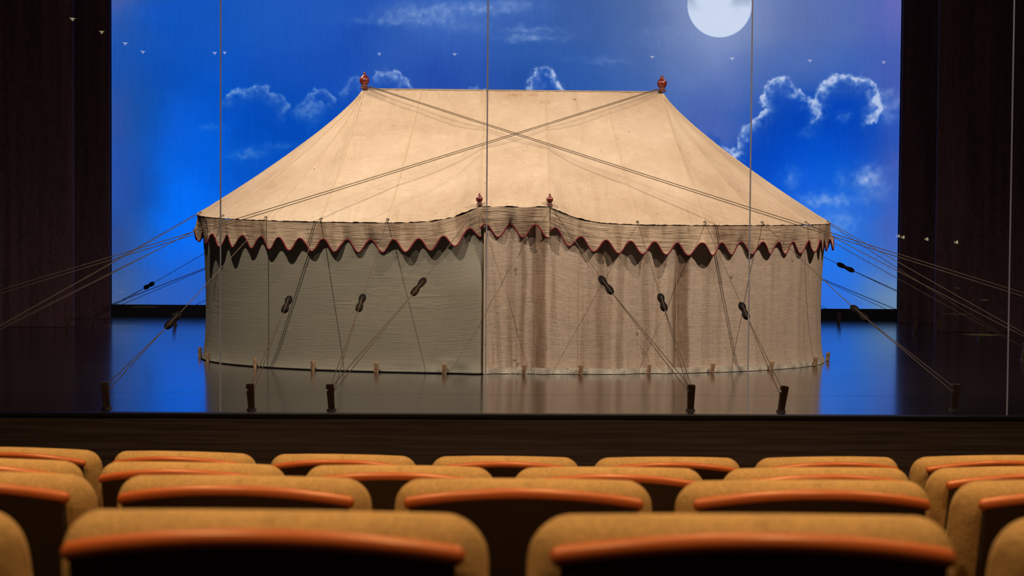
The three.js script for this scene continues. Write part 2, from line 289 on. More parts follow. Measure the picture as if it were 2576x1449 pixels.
// cloth textures: stains, patches and weave of the old canvas
const roofMap = texture(2048, 1024, (u, v) => {
  const s = (u - 0.5) * 9.4, d = (1 - v) * 2.7; // metres along the eave, metres down from the ridge
  let n = 0.5 + 1.1 * (fbm(s * 1.3, d * 1.6, 5) - 0.5) + 0.28 * (fbm(s * 14, d * 10, 3) - 0.5) + 0.16 * (noise(s * 160, d * 28) - 0.5) + 0.16 * (noise(s * 30, d * 170) - 0.5);
  const run = smooth(0.62, 0.85, fbm(s * 7, d * 0.9 + 5, 4)) * 0.35 + smooth(0.66, 0.8, fbm(s * 22, d * 2.4 + 1, 3)) * 0.3 * smooth(1.7, 2.5, d);
  n -= run * 0.6;
  let c = [0.755 + 0.13 * (n - 0.5), 0.66 + 0.15 * (n - 0.5), 0.55 + 0.16 * (n - 0.5)];
  const scuff = smooth(0.7, 0.78, fbm(s * 6 + 30, d * 9, 4)); c = c.map((x) => x + scuff * 0.02);
  const speck = hash(Math.floor(s * 55), Math.floor(d * 55)) > 0.9955 ? 0.12 * smooth(0.35, 0.6, noise(s * 120, d * 120)) : 0; c = c.map((x) => x - speck);
  // reddish worn lettering smudges, a darned rectangle and small stains near the ridge
  for (const [a, b] of [[-0.14, 0.02], [0.07, 0.2]]) if (s > a && s < b && d > 0.05 && d < 0.1 && noise(s * 140, d * 160) > 0.55) { c[0] -= 0.05; c[1] -= 0.12; c[2] -= 0.12; }
  if (s > 0.22 && s < 0.34 && d > 0.19 && d < 0.25) { const edge = Math.min(s - 0.22, 0.34 - s, d - 0.19, 0.25 - d); const k = edge < 0.006 ? 0.13 : 0.03; c = c.map((x, m) => x - k * (m ? 1.1 : 0.7)); }
  for (const [a, b, r, k] of [[0.68, 0.13, 0.02, 0.2], [0.9, 0.3, 0.008, 0.3], [-0.8, 1.3, 0.012, 0.15], [1.3, 0.75, 0.01, 0.25], [-2.5, 1.5, 0.012, 0.3], [2.1, 1.1, 0.012, 0.3], [2.6, 1.9, 0.015, 0.25]]) { const q = Math.hypot((s - a) * 0.6, d - b) / r; if (q < 2) c = c.map((x) => x - k * Math.exp(-q * q * 2)); }
  return c;
}, true);
roofMap.wrapT = THREE.ClampToEdgeWrapping;
const weave = texture(512, 512, (u, v) => 0.5 + 0.22 * (noise(u * 250, v * 26) - 0.5) + 0.22 * (noise(u * 26, v * 250) - 0.5) + 0.7 * (fbm(u * 8, v * 8, 4) - 0.5));
M.roof = std({ map: roofMap, bumpMap: weave, bumpScale: 0.008, roughness: 0.93 });
const seamCloth = std({ color: lin(0.62, 0.47, 0.3), roughness: 0.95 });
const wallOldMap = texture(2048, 1024, (u, v) => { // the old wall: long brown water streaks in the weave
  const s = u * 5, y = v * 1.6;
  let n = 0.5 + 0.5 * (fbm(s * 2.2, y * 0.7, 4) - 0.5) + 0.3 * (noise(s * 120, y * 20) - 0.5) + 0.22 * (noise(s * 24, y * 110) - 0.5);
  const bands = smooth(0.5, 0.72, fbm(s * 6.6 + 2, y * 0.35, 3)) * clamp(smooth(0.12, 0.16, u) * smooth(0.28, 0.25, u) + smooth(0.3, 0.36, u) * smooth(0.58, 0.5, u) + 0.2), thin = smooth(0.52, 0.75, fbm(s * 19, y * 0.8 + 7, 4));
  let fixed = 0; // the broad brown runs in the door curtain and beside the seams
  for (const [a, b, q] of [[-0.13, -0.07, 0.45], [0.0, 0.045, 0.7], [0.12, 0.25, 0.95], [0.74, 0.8, 0.4], [0.93, 1.0, 0.5], [1.2, 1.26, 0.45], [1.34, 1.38, 0.4], [1.52, 1.67, 0.85], [2.0, 2.05, 0.25]]) { const S = s - 1 + 0.05 * (fbm(y * 2.2 + a * 9, a * 5, 3) - 0.5), w = 0.02; fixed = Math.max(fixed, q * smooth(a - w, a + w, S) * smooth(b + w, b - w, S) * (0.65 + 0.6 * fbm(s * 26, y * 1.4 + 3, 3))); }
  const k = clamp(fixed + 0.3 * bands + 0.4 * thin * (0.35 + bands)) * (0.75 + 0.5 * fbm(s * 30, y * 6, 3));
  let c = [0.79 + 0.1 * (n - 0.5), 0.7 + 0.1 * (n - 0.5), 0.605 + 0.1 * (n - 0.5)];
  c = [c[0] - 0.22 * k, c[1] - 0.235 * k, c[2] - 0.23 * k];
  const speck = hash(Math.floor(s * 30), Math.floor(y * 30)) > 0.996 ? 0.3 * smooth(0.45, 0.7, noise(s * 110, y * 110)) : 0;
  return c.map((x) => x - speck);
}, true);
const wallOldBump = texture(1024, 512, (u, v) => 0.5 + 0.5 * (fbm(u * 40, v * 22, 4) - 0.5) + 0.22 * (noise(u * 420, v * 60) - 0.5) + 0.15 * (noise(u * 60, v * 300) - 0.5));
M.wallOld = std({ map: wallOldMap, bumpMap: wallOldBump, bumpScale: 0.006, roughness: 0.95 });
const wallNewMap = texture(1024, 512, (u, v) => { const n = 0.5 + 0.4 * (fbm(u * 6, v * 4, 4) - 0.5) + 0.2 * (noise(u * 60, v * 380) - 0.5) + 0.14 * (noise(u * 400, v * 60) - 0.5); return [0.605 + 0.07 * (n - 0.5), 0.575 + 0.07 * (n - 0.5), 0.5 + 0.07 * (n - 0.5)]; }, true);
const wallNewBump = texture(1024, 1024, (u, v) => { // fine level creases
  let h = 0.5 + 0.16 * (noise(u * 30, v * 600) - 0.5);
  for (const [a, b, k] of [[7, 70, 0.4], [13, 120, 0.3]]) { const x = noise(u * a + 5, v * b), gate = smooth(0.55, 0.8, fbm(u * 9 + b, v * 14, 3)); h += k * gate * (Math.abs(x - 0.5) < 0.09 ? 0.5 * Math.cos((x - 0.5) / 0.09 * Math.PI / 2) : 0); }
  return h;
});
M.wallNew = std({ map: wallNewMap, bumpMap: wallNewBump, bumpScale: 0.006, roughness: 0.93 });
const valanceMap = texture(2048, 256, (u, v) => {
  const s = u * 9.4, d = v * 0.3, n = 0.5 + 0.9 * (fbm(s * 2.4, d * 5, 4) - 0.5) + 0.2 * (fbm(s * 30, d * 60, 3) - 0.5), run = smooth(0.5, 0.75, fbm(s * 8, d * 2 + 3, 4));
  return [0.8 + 0.12 * (n - 0.5) - 0.12 * run, 0.695 + 0.13 * (n - 0.5) - 0.13 * run, 0.575 + 0.12 * (n - 0.5) - 0.12 * run];
}, true);
const valanceBump = texture(1024, 256, (u, v) => 0.5 + 0.8 * (fbm(u * 60, v * 12, 4) - 0.5) + 0.5 * (fbm(u * 60, v * 34, 3) - 0.5));
M.valance = std({ map: valanceMap, bumpMap: valanceBump, bumpScale: 0.007, roughness: 0.95 });
M.hem = std({ map: weave, color: lin(1, 0.86, 0.66), bumpMap: weave, bumpScale: 0.004, roughness: 0.95 });
M.binding = std({ color: lin(0.2, 0.018, 0.025), roughness: 0.85 });
M.finial = new THREE.MeshPhysicalMaterial({ color: lin(0.17, 0.022, 0.014), roughness: 0.28, clearcoat: 0.6, clearcoatRoughness: 0.2 });
const ropeTex = texture(64, 256, (u, v) => { const k = 0.5 + 0.5 * Math.sin((u * 2 + v * 40) * Math.PI * 2); return [0.32 + 0.1 * k, 0.26 + 0.09 * k, 0.2 + 0.08 * k]; }, true);
M.rope = std({ map: ropeTex, roughness: 0.95 });
M.grommet = std({ color: lin(0.03, 0.022, 0.016), roughness: 0.6 });

const tent = thing('marquee_tent', 'large oval cream canvas field tent with a scalloped red-edged valance and ridge finials', 'tent');
// roof cloth, panel by panel, with a felled seam on each edge
for (let i = 0; i < allSeams.length; i++) {
  const a = allSeams[i], b = i + 1 < allSeams.length ? allSeams[i + 1] : allSeams[0] + 2 * HALF, front = Math.abs(a) < S_END + 0.01 && Math.abs(b) < S_END + 0.01;
  const ts = steps(0, 1, front ? 0.012 : 0.05);
  part('roof_panel', grid((s, t) => roofPoint(s, t), steps(a, b, front ? 0.018 : 0.08), ts, (s, t) => [s / 9.4 + 0.5, 1 - t * 0.98]), M.roof, tent);
  if (front) part('seam', polyTube(steps(0.004, 1, 0.03).map((t) => V(...roofPoint(a, t, 0.001))), 0.006, 6), seamCloth, tent, 'narrow stitched seam between two roof panels');
}
part('ridge_cap', tube(steps(0, 1, 0.1).map((t) => V(lerp(RIDGE_L, RIDGE_R, t), RIDGE - 0.004, 0)), 0.012, 8), M.roof, tent, 'rolled cloth edge along the ridge');

// walls
const S_DOOR = sOfX(-0.347);
function wallOff(s, f, old) { // distance out of the plan line at height fraction f
  let o = 0.026 * f - 0.028 * Math.sin(Math.PI * Math.min(1, f * 1.05)) * smooth(2.2, 3.4, Math.abs(s)) + 0.03 * Math.exp(-f * 16);
  if (old) {
    const curtain = smooth(S_DOOR - 0.2, S_DOOR + 0.03, s) * smooth(0.36, 0.2, s), middle = smooth(0.5, 0.72, s) * smooth(1.95, 1.5, s), rest = smooth(1.5, 1.9, s);
    const sway = s + 0.03 * Math.sin(f * 3 + s * 5);
    o += (0.048 * curtain + 0.03 * middle + 0.007 * rest + 0.003) * (noise(sway * 11 + 3, f * 0.9) - 0.5) * 2 * (0.55 + 0.45 * (1 - f)) + (0.012 * curtain + 0.007 * middle) * (noise(sway * 27 + 8, f * 1.6) - 0.5) * 2;
    o += 0.045 * smooth(S_DOOR + 0.2, S_DOOR, s) * smooth(1.02, 0.8, f);
  } else {
    o += (0.055 * Math.pow(smooth(S_DOOR - 0.5, S_DOOR - 0.02, s), 1.2) - 0.075 * smooth(S_DOOR - 0.045, S_DOOR + 0.02, s)) * smooth(0.82, 0.5, f);
    o += 0.012 * (fbm(s * 1.4 + 2, f * 2.2, 3) - 0.5) + 0.02 * (noise(s * 7, f * 14) - 0.5) * smooth(0.16, 0.02, f) * smooth(-1.6, -0.6, s);
  }
  return o;
}
function wallPoint(s, f, old, lift = 0) { const [x, z, nx, nz] = at(s), top = eaveY(s) - 0.012, y0 = old ? 0.004 : 0.012, o = wallOff(s, f, old) + lift; return [x + nx * o, lerp(y0, top, f), z + nz * o]; }
const wallCuts = [S_DOOR, sOfX(0.565), sOfX(1.54), sOfX(2.48), sOfX(2.86), S_END];
for (let i = 0; i < wallCuts.length - 1; i++) {
  const a = wallCuts[i], b = wallCuts[i + 1];
  part('wall_panel', grid((s, f) => wallPoint(s, f, true), steps(a, b, 0.011), steps(0, 1, 0.016), (s, f) => [s / 5 + 0.2, f * 0.98]), M.wallOld, tent, 'stained tan canvas wall with vertical streaks');
  if (i) part('seam', polyTube(steps(0.02, 0.98, 0.05).map((f) => V(...wallPoint(a, f, true, 0.001))), 0.003, 5), seamCloth, tent);
}
part('hem', grid((s, f) => { const p = wallPoint(s, f, true, 0.006 + 0.003 * (noise(s * 9, 3) - 0.5)); return p; }, steps(S_DOOR, S_END, 0.025), [0, 0.01, 0.02, 0.03, 0.036], (s, f) => [s * 2, f * 2]), M.hem, tent, 'pale folded hem along the foot of the wall');
part('curtain_edge', polyTube(steps(0.0, 0.98, 0.03).map((f) => V(...wallPoint(S_DOOR, f, true, 0))), 0.006, 6), seamCloth, tent, 'folded edge of the door curtain');
{
  const a = -S_END, b = S_DOOR + 0.06;
  part('wall_panel', grid((s, f) => wallPoint(s, f, false), steps(a, b, 0.02), steps(0, 1, 0.02), (s, f) => [s / 4, f * 0.62]), M.wallNew, tent, 'plain grey green linen wall');
  part('wall_panel', grid((s, f) => wallPoint(s, f, false), steps(S_END, 2 * HALF - S_END, 0.08), steps(0, 1, 0.1), (s, f) => [s / 4, f * 0.62]), M.wallNew, tent, 'rear canvas wall');
  part('ground_rope', tube(steps(a, S_DOOR, 0.08).map((s) => { const p = wallPoint(s, 0, false, 0.006); return V(p[0], 0.009, p[2]); }), 0.005, 5), M.grommet, tent, 'dark cord along the foot of the grey wall');
}
// valance with scallops
const PERIOD = 0.238;
function valanceRun(a, b, phase, out, fine) {
  const lobe = (s) => { const k = 0.5 - 0.5 * Math.cos((s - phase) / PERIOD * Math.PI * 2); return k; };
  const fn = (s, f) => {
    const [x, z, nx, nz] = at(s), top = eaveY(s), len = 0.16 + 0.125 * lobe(s) + 0.012 * (noise(s * 3.1, 7) - 0.5), flut = (noise(s * 4.4 + 11, 2) - 0.5) * 0.1 + (noise(s * 9.5, 5) - 0.5) * 0.03;
    const o = 0.075 + out + f * (-0.012 + flut * (0.35 + 0.65 * f)) + 0.022 * (fbm(s * 13, f * 1.2, 3) - 0.5) * (0.2 + 0.8 * f);
    return [x + nx * Math.max(0.03, o), top - 0.008 - f * len, z + nz * Math.max(0.03, o)];
  };
  const us = steps(a, b, fine ? 0.012 : 0.03), drop = (s) => 0.16 + 0.125 * lobe(s);
  const v = part('valance', grid(fn, us, steps(0, 1, fine ? 0.06 : 0.25), (s, f) => [s / 9.4 + 0.5, f * drop(s) / 0.3]), M.valance, tent, 'hanging canvas valance with scalloped lower edge');
  part('binding', polyTube(us.map((s) => V(...fn(s, 1))), 0.0085, 6), M.binding, v, 'dark red woven binding');
}
valanceRun(-S_END, sOfX(POST_L) + 0.02, sOfX(-0.50), 0, true);
valanceRun(sOfX(POST_L) + 0.012, sOfX(POST_R) - 0.006, -0.10, 0.035, true);
valanceRun(sOfX(POST_R) + 0.004, S_END, sOfX(0.36) - 0.02, 0, true);
valanceRun(S_END, 2 * HALF - S_END, 0, 0, false);
// finials
function finial(x, y, z, k, lab) {
  const pr = [[0, 0.046], [0.004, 0.05], [0.010, 0.049], [0.016, 0.038], [0.020, 0.030], [0.028, 0.030], [0.031, 0.034], [0.036, 0.034], [0.040, 0.029], [0.046, 0.032], [0.058, 0.042], [0.075, 0.052], [0.094, 0.056], [0.112, 0.0535], [0.13, 0.043], [0.144, 0.030], [0.150, 0.024], [0.153, 0.025], [0.156, 0.023], [0.159, 0.014], [0.163, 0.0125], [0.169, 0.0155], [0.177, 0.0128], [0.184, 0.0128], [0.189, 0.007], [0.1905, 0]];
  const g = new THREE.LatheGeometry([new THREE.Vector2(0, 0), ...pr.map(([a, b]) => new THREE.Vector2(b, a))], 32); g.scale(k, k, k).translate(x, y, z);
  return part('finial', g, M.finial, tent, lab);
}
finial(RIDGE_L + 0.01, RIDGE, 0.0, 1, 'turned red wooden ball finial on the ridge');
finial(RIDGE_R, RIDGE, 0.0, 1, 'turned red wooden ball finial on the ridge');
const DOOR_Z = at(0)[1] + EAVE_OUT - 0.03;
finial(POST_L, 1.622, DOOR_Z, 0.62, 'small red wooden finial above the door');
finial(POST_R, 1.622, DOOR_Z, 0.62, 'small red wooden finial above the door');
for (const s of allSeams.filter((s) => Math.abs(s) < S_END && Math.abs(at(s)[0]) > 0.5)) { // lashing eyes on the eave
  const p = roofPoint(s, 0.985, 0.006); part('grommet', new THREE.TorusGeometry(0.011, 0.0045, 6, 12).rotateX(-0.5).translate(...p), M.grommet, tent);
}

// ------------------------------------------------------------------ guy ropes, sliders, stakes, pegs
const woodTex = texture(256, 256, (u, v) => { const g = fbm(u * 26, v * 3, 4), f = noise(u * 120, v * 9); const k = 0.65 + 0.5 * (g - 0.5) + 0.25 * (f - 0.5); return [k, k * 0.93, k * 0.84]; }, true);
M.woodDark = new THREE.MeshPhysicalMaterial({ map: woodTex, color: lin(0.014, 0.008, 0.006), roughness: 0.8, specularIntensity: 0.2 });
M.woodStake = std({ map: woodTex, color: lin(0.16, 0.085, 0.05), roughness: 0.75 });
M.woodPale = std({ map: woodTex, color: lin(0.95, 0.66, 0.42), roughness: 0.8 });
function sliderGeo() {
  const s = new THREE.Shape(), L = 0.145, W = 0.027, N = 0.014;
  s.moveTo(0, L); s.bezierCurveTo(W * 0.9, L, W * 1.05, L * 0.62, W * 0.86, L * 0.42); s.bezierCurveTo(W * 0.68, L * 0.2, N, L * 0.12, N, 0); s.bezierCurveTo(N, -L * 0.12, W * 0.68, -L * 0.2, W * 0.86, -L * 0.42); s.bezierCurveTo(W * 1.05, -L * 0.62, W * 0.9, -L, 0, -L);
  s.bezierCurveTo(-W * 0.9, -L, -W * 1.05, -L * 0.62, -W * 0.86, -L * 0.42); s.bezierCurveTo(-W * 0.68, -L * 0.2, -N, -L * 0.12, -N, 0); s.bezierCurveTo(-N, L * 0.12, -W * 0.68, L * 0.2, -W * 0.86, L * 0.42); s.bezierCurveTo(-W * 1.05, L * 0.62, -W * 0.9, L, 0, L);
  const g = new THREE.ExtrudeGeometry(s, { depth: 0.016, bevelEnabled: true, bevelSize: 0.005, bevelThickness: 0.006, bevelSegments: 3, curveSegments: 10 }); g.translate(0, 0, -0.008); return g;
}
const SLIDER = sliderGeo();
function guyRope(label, tie, stake, t, sag, group, withSlider = true, r = 0.0036, twin = false) {
  const o = thing('guy_rope', label, 'rope', group), A = V(...tie), B = V(...stake);
  if (!withSlider) {
    const pts = steps(0, 1, 0.1).map((k) => A.clone().lerp(B, k).add(V(0, -sag * 4 * k * (1 - k), 0)));
    part('line', tube(pts, r, 6), M.rope, o);
    if (twin) part('line', tube(pts.map((p, i) => p.clone().add(V(0, -0.012 - 0.03 * i / pts.length, 0.012))), r, 6), M.rope, o);
    return o;
  }
  const P = A.clone().lerp(B, t); P.y -= sag;
  const dir = B.clone().sub(A).normalize(), top = P.clone().addScaledVector(dir, -0.078), bot = P.clone().addScaledVector(dir, 0.078);
  part('line', tube([A, top], r, 6), M.rope, o);
  const side = V().crossVectors(dir, V(0, 0, 1)).normalize(), z = V().crossVectors(side, dir).normalize();
  const s = part('slider', SLIDER, M.woodDark, o, 'dark wooden dog-bone tension slider'); s.matrix.makeBasis(side, dir.clone().negate(), V().crossVectors(side, dir.clone().negate())); s.quaternion.setFromRotationMatrix(s.matrix); s.position.copy(P);
  const off = side.clone().multiplyScalar(0.018);
  part('line', tube([bot, B.clone().add(off)], r, 6), M.rope, o); part('line', tube([top.clone().addScaledVector(z, 0.02), bot.clone().addScaledVector(z, 0.012), B.clone().sub(off)], r * 0.95, 6), M.rope, o);
  return o;
}
function tieAt(x) { const s = sOfX(x), p = roofPoint(s, 0.99, 0.008); return p; }
const K1 = [-2.074, 0.15, 5.04], K2 = [-1.485, 0.15, 5.04], K3 = [1.188, 0.15, 4.97], K4 = [1.859, 0.15, 5.02], K5 = [-3.15, 0.15, 4.98], K6 = [3.23, 0.15, 4.84];
guyRope('rope with slider from the door finial beside the grey wall', [POST_L, 1.63, DOOR_Z + 0.02], K2, 0.475, 0.05);
guyRope('rope with upright slider sharing a stake with the grey side door rope', tieAt(-1.27), K2, 0.545, 0.012);
guyRope('rope with slider in front of the grey wall, running to a stake of its own', tieAt(-1.92), K1, 0.56, 0.012);
guyRope('rope with slider hanging past the grey end before the blue floor', tieAt(-2.48), K5, 0.655, 0.02);
guyRope('rope with slider from the door finial beside the tan curtain', [POST_R, 1.63, DOOR_Z + 0.02], K3, 0.46, 0.05);
guyRope('rope with upright slider sharing a stake with the tan side door rope', tieAt(1.12), K3, 0.53, 0.012);
guyRope('rope with slider in front of the tan wall, running to a stake of its own', tieAt(1.79), K4, 0.58, 0.012);
guyRope('rope with slider leading off past the tan end of the tent', tieAt(2.4), K6, 0.575, 0.05);
// long ropes from the ridge crossing over the roof
guyRope('long rope from the tan side ridge finial crossing the roof towards the blue floor', [RIDGE_R - 0.05, RIDGE + 0.03, 0.045], [-6.53, 0.12, 4.4], 0, 0.02, null, false, 0.0036, true);
guyRope('long rope from the grey side ridge finial crossing the roof towards the moonlit side', [RIDGE_L + 0.06, RIDGE + 0.03, 0.045], [6.5, 0.12, 4.4], 0, 0.02, null, false, 0.0036, true);
for (const x of [RIDGE_L + 0.01, RIDGE_R]) solo('rope_loop', new THREE.TorusGeometry(0.034, 0.006, 8, 24).rotateX(Math.PI / 2).translate(x, RIDGE + 0.024, 0), M.rope, 'rope wound around the neck of a ridge finial', 'rope', 'ropes wound on the ridge finials');
for (const x of [POST_L, POST_R]) solo('rope_loop', new THREE.TorusGeometry(0.022, 0.004, 8, 20).rotateX(Math.PI / 2).translate(x, 1.622 + 0.014, DOOR_Z), M.rope, 'rope wound around the neck of a small door finial', 'rope', 'ropes wound on the door finials');
// ropes of both ends and of the far side
const endTie = (s) => roofPoint(s, 0.99, 0.008);
const e = (k, side) => { const i = side < 0 ? seams.length : 0; return side < 0 ? seams[k] : seams[seams.length - 1 - k]; };
const BK = { L1: [-5.2, 0.14, 3.3], L2: [-6.0, 0.14, 0.2], L3: [-6.13, 0.17, -4.95], L4: [-5.05, 0.17, -5.5], R1: [5.1, 0.14, 3.2], R2: [5.75, 0.14, 0.12], R3: [6.46, 0.17, -3.0], R4: [6.13, 0.17, -4.7], R5: [5.62, 0.17, -7.0] };
const gL = 'thin ropes spreading from the grey end of the tent', gR = 'thin ropes spreading from the moonlit end of the tent';
const lL = 'thin guy rope stretched from the rounded grey end across the blue screen', lR = 'thin guy rope stretched from the rounded tan end towards the dark wing';
guyRope(lL, endTie(seams[2]), BK.L1, 0.6, 0.01, gL, false, 0.0036); guyRope(lL, endTie(seams[1]), BK.L1, 0.6, 0.01, gL, false, 0.0036);
guyRope(lL, endTie(seams[0]), BK.L2, 0.6, 0.01, gL, false, 0.0036); guyRope(lL, endTie(-S_END - 0.62), BK.L2, 0.6, 0.01, gL, false, 0.0036);
guyRope('guy rope with slider hanging in front of the brightest blue of the screen', endTie(-S_END - 1.25), BK.L3, 0.62, 0.012);
guyRope(lL, endTie(-S_END - 1.9), BK.L3, 0.62, 0.01, gL, false, 0.0036);
guyRope(lL, endTie(-S_END - 2.5), BK.L4, 0.62, 0.01, gL, false, 0.0036);
guyRope(lR, endTie(seams[seams.length - 2]), BK.R1, 0.6, 0.01, gR, false, 0.0036); guyRope(lR, endTie(seams[seams.length - 3]), BK.R1, 0.6, 0.01, gR, false, 0.0036);
guyRope(lR, endTie(S_END), BK.R2, 0.6, 0.01, gR, false, 0.0036); guyRope(lR, endTie(S_END + 0.62), BK.R2, 0.6, 0.01, gR, false, 0.0036);
guyRope('guy rope with slider hanging before the pale lower corner of the screen', endTie(S_END + 1.25), BK.R3, 0.36, 0.012);
guyRope(lR, endTie(S_END + 2.5), BK.R5, 0.6, 0.01, gR, false, 0.0036);
guyRope(lR, endTie(S_END + 1.9), BK.R4, 0.6, 0.01, gR, false, 0.0036);
guyRope('long rope from behind the roof down to the floor before the blue screen', [RIDGE_R - 0.05, RIDGE + 0.03, -0.045], [-6.4, 0.12, -4.6], 0, 0.02, null, false, 0.005);
guyRope('long rope from behind the roof down to the floor before the moonlit screen', [RIDGE_L + 0.05, RIDGE + 0.03, -0.045], [6.4, 0.12, -4.5], 0, 0.02, null, false, 0.005);
// stakes
function stakeGeo(h) {
  const s = new THREE.Shape(); s.moveTo(-0.020, 0); s.lineTo(-0.024, h * 0.72); s.lineTo(-0.012, h * 0.76); s.lineTo(-0.012, h * 0.82); s.lineTo(-0.026, h * 0.84); s.lineTo(-0.027, h * 0.97); s.quadraticCurveTo(-0.024, h, -0.012, h); s.lineTo(0.014, h); s.quadraticCurveTo(0.026, h, 0.026, h * 0.96); s.lineTo(0.020, 0); s.closePath();
  const g = new THREE.ExtrudeGeometry(s, { depth: 0.034, bevelEnabled: true, bevelSize: 0.003, bevelThickness: 0.003, bevelSegments: 2 }); return g.translate(0, 0, -0.017);
}
const STAKE = stakeGeo(0.19), STAKE_PLATE = new THREE.CylinderGeometry(0.034, 0.037, 0.012, 20).translate(0, 0.006, 0);
function stake(p, lean, turn, label, group) {
  const o = thing('tent_stake', label, 'stake', group); o.position.set(p[0], 0, p[2]); o.rotation.y = turn;
  const b = part('post', STAKE, M.woodStake, o); b.rotation.z = lean; b.position.y = 0.004; part('foot_plate', STAKE_PLATE, M.grommet, o); return o;
}
stake(K1, 0.06, 0.1, 'dark upright stake at the stage edge holding the single grey side rope'); stake(K2, 0.07, 0.1, 'dark stake at the stage edge holding two ropes before the grey wall');
stake(K3, -0.03, 0, 'dark stake at the stage edge holding two ropes before the tan wall'); stake(K4, -0.14, 0, 'dark leaning stake at the stage edge holding the single tan side rope');
stake(K5, 0.1, 0.3, 'dark brown stake standing on the blue lit floor by the stage edge'); stake(K6, -0.1, -0.3, 'dark brown stake standing in the dim floor beyond the tan end');
for (const k of ['L1', 'L2', 'L3', 'L4']) stake(BK[k], 0.16, 0.2, 'short tent stake on the dark floor beside the blue edge of the screen', 'stakes beyond the grey end');
for (const k of ['R1', 'R2', 'R3', 'R4', 'R5']) stake(BK[k], -0.16, -0.2, 'short tent stake on the dark floor beside the moonlit edge of the screen', 'stakes beyond the tan end');
for (const [x, z] of [[-6.53, 4.4], [-6.4, -4.6]]) stake([x, 0, z], 0.2, 0.2, 'tent stake far out in the wing holding a long ridge rope on the blue side', 'stakes of the ridge ropes, blue side');
for (const [x, z] of [[6.5, 4.4], [6.4, -4.5]]) stake([x, 0, z], -0.2, -0.2, 'tent stake far out in the wing holding a long ridge rope on the moonlit side', 'stakes of the ridge ropes, moonlit side');
// pegs around the foot of the wall
const pegShape = new THREE.Shape(); pegShape.moveTo(-0.017, 0); pegShape.lineTo(-0.017, 0.048); pegShape.lineTo(-0.004, 0.052); pegShape.lineTo(-0.004, 0.058); pegShape.lineTo(-0.018, 0.06); pegShape.lineTo(-0.018, 0.09); pegShape.lineTo(0.019, 0.094); pegShape.lineTo(0.017, 0); pegShape.closePath();
const PEG = new THREE.ExtrudeGeometry(pegShape, { depth: 0.026, bevelEnabled: true, bevelSize: 0.002, bevelThickness: 0.002, bevelSegments: 1 }).translate(0, 0, -0.013);
for (const [x, z] of [[-3.52, -0.35], [-3.43, 0.16], [-3.1, 0.86], [-2.62, 1.5], [-2.04, 1.9], [-1.4, 2.06], [-0.73, 2.15], [0.03, 2.17], [0.574, 2.15], [1.248, 2.08], [1.89, 1.86], [2.49, 1.5], [3.02, 1.0], [3.4, 0.42], [3.53, -0.15], [3.5, -0.7], [-3.45, -0.8]]) {
  let s = 0, best = 9; for (let k = -HALF; k < HALF; k += 0.01) { const q = at(k), d = Math.hypot(q[0] - x, q[1] - z); if (d < best) { best = d; s = k; } }
  const q = at(s), o = thing('tent_peg', 'small pale ' + (x < POST_L ? 'wooden peg at the foot of the grey wall' : 'wooden peg at the foot of the tan wall'), 'peg', x < POST_L ? 'pegs along the grey wall' : 'pegs along the tan wall');
  o.position.set(q[0] + q[2] * 0.065, 0.003, q[1] + q[3] * 0.065); o.rotation.y = Math.atan2(q[2], q[3]) + (rnd() - 0.5) * 0.5 - Math.PI / 2 + (rnd() < 0.5 ? 0.9 : 1.2);
  const b = part('peg_body', PEG, M.woodPale, o); b.rotation.x = 0; b.rotation.z = -0.1 - 0.12 * Math.abs(x) / 3.4 * (x < 0 ? -1 : 1);
}

// ------------------------------------------------------------------ auditorium: stepped floor and seats
const ARC_X = 0.142, ARC_Z = -3.662, ROWS = [[16.835, 0.873, -0.048, -1, 2], [15.763, 0.727, -0.066, -1, 3], [14.852, 0.601, -0.091, -1, 4], [13.811, 0.465, -0.117, -1, 5]];
const SEAT_H = 0.93;
{
  const f = struct('floor_auditorium', null, null, 'dark carpeted floor rising in curved steps');
  part('front_floor', box(-SIDE, SIDE, -0.565, -0.465, GLASS_Z + 0.075, 27), M.carpet, f);
  const ring = (r0, y0, y1) => { const s = new THREE.Shape(), A = 0.6; s.absarc(0, 0, 32, -Math.PI / 2 - A, -Math.PI / 2 + A, false); s.absarc(0, 0, r0, -Math.PI / 2 + A, -Math.PI / 2 - A, true); const g = new THREE.ExtrudeGeometry(s, { depth: y1 - y0, bevelEnabled: false, curveSegments: 48 }); g.rotateX(-Math.PI / 2).translate(ARC_X, y0, ARC_Z); return g; };
  let y = -0.465;
  for (let j = 2; j >= 0; j--) { const top = ROWS[j][1] - SEAT_H; part('step', ring(ROWS[j][0] - 0.74, y, top), M.carpet, f); y = top; }
  part('step', ring(17.1, y, 0.08), M.carpet, f);
}
const fabricBump = texture(256, 256, (u, v) => 0.5 + 0.4 * (noise(u * 128, v * 128) - 0.5) + 0.4 * (fbm(u * 8, v * 8, 3) - 0.5));
const fabricMap = texture(256, 256, (u, v) => { const n = 0.9 + 0.16 * (noise(u * 128, v * 128) - 0.5) + 0.12 * (fbm(u * 6, v * 6, 3) - 0.5); return [0.8 * n, 0.69 * n, 0.52 * n]; }, true);
M.seatFabric = std({ map: fabricMap, bumpMap: fabricBump, bumpScale: 0.002, roughness: 0.95 });
M.seatShell = std({ color: lin(0.022, 0.012, 0.011), roughness: 0.7 });
M.seatTrim = new THREE.MeshPhysicalMaterial({ color: lin(0.5, 0.13, 0.042), roughness: 0.42, clearcoat: 0.35, clearcoatRoughness: 0.3 });
M.seatMetal = std({ color: lin(0.02, 0.018, 0.018), roughness: 0.6, metalness: 0.3 });
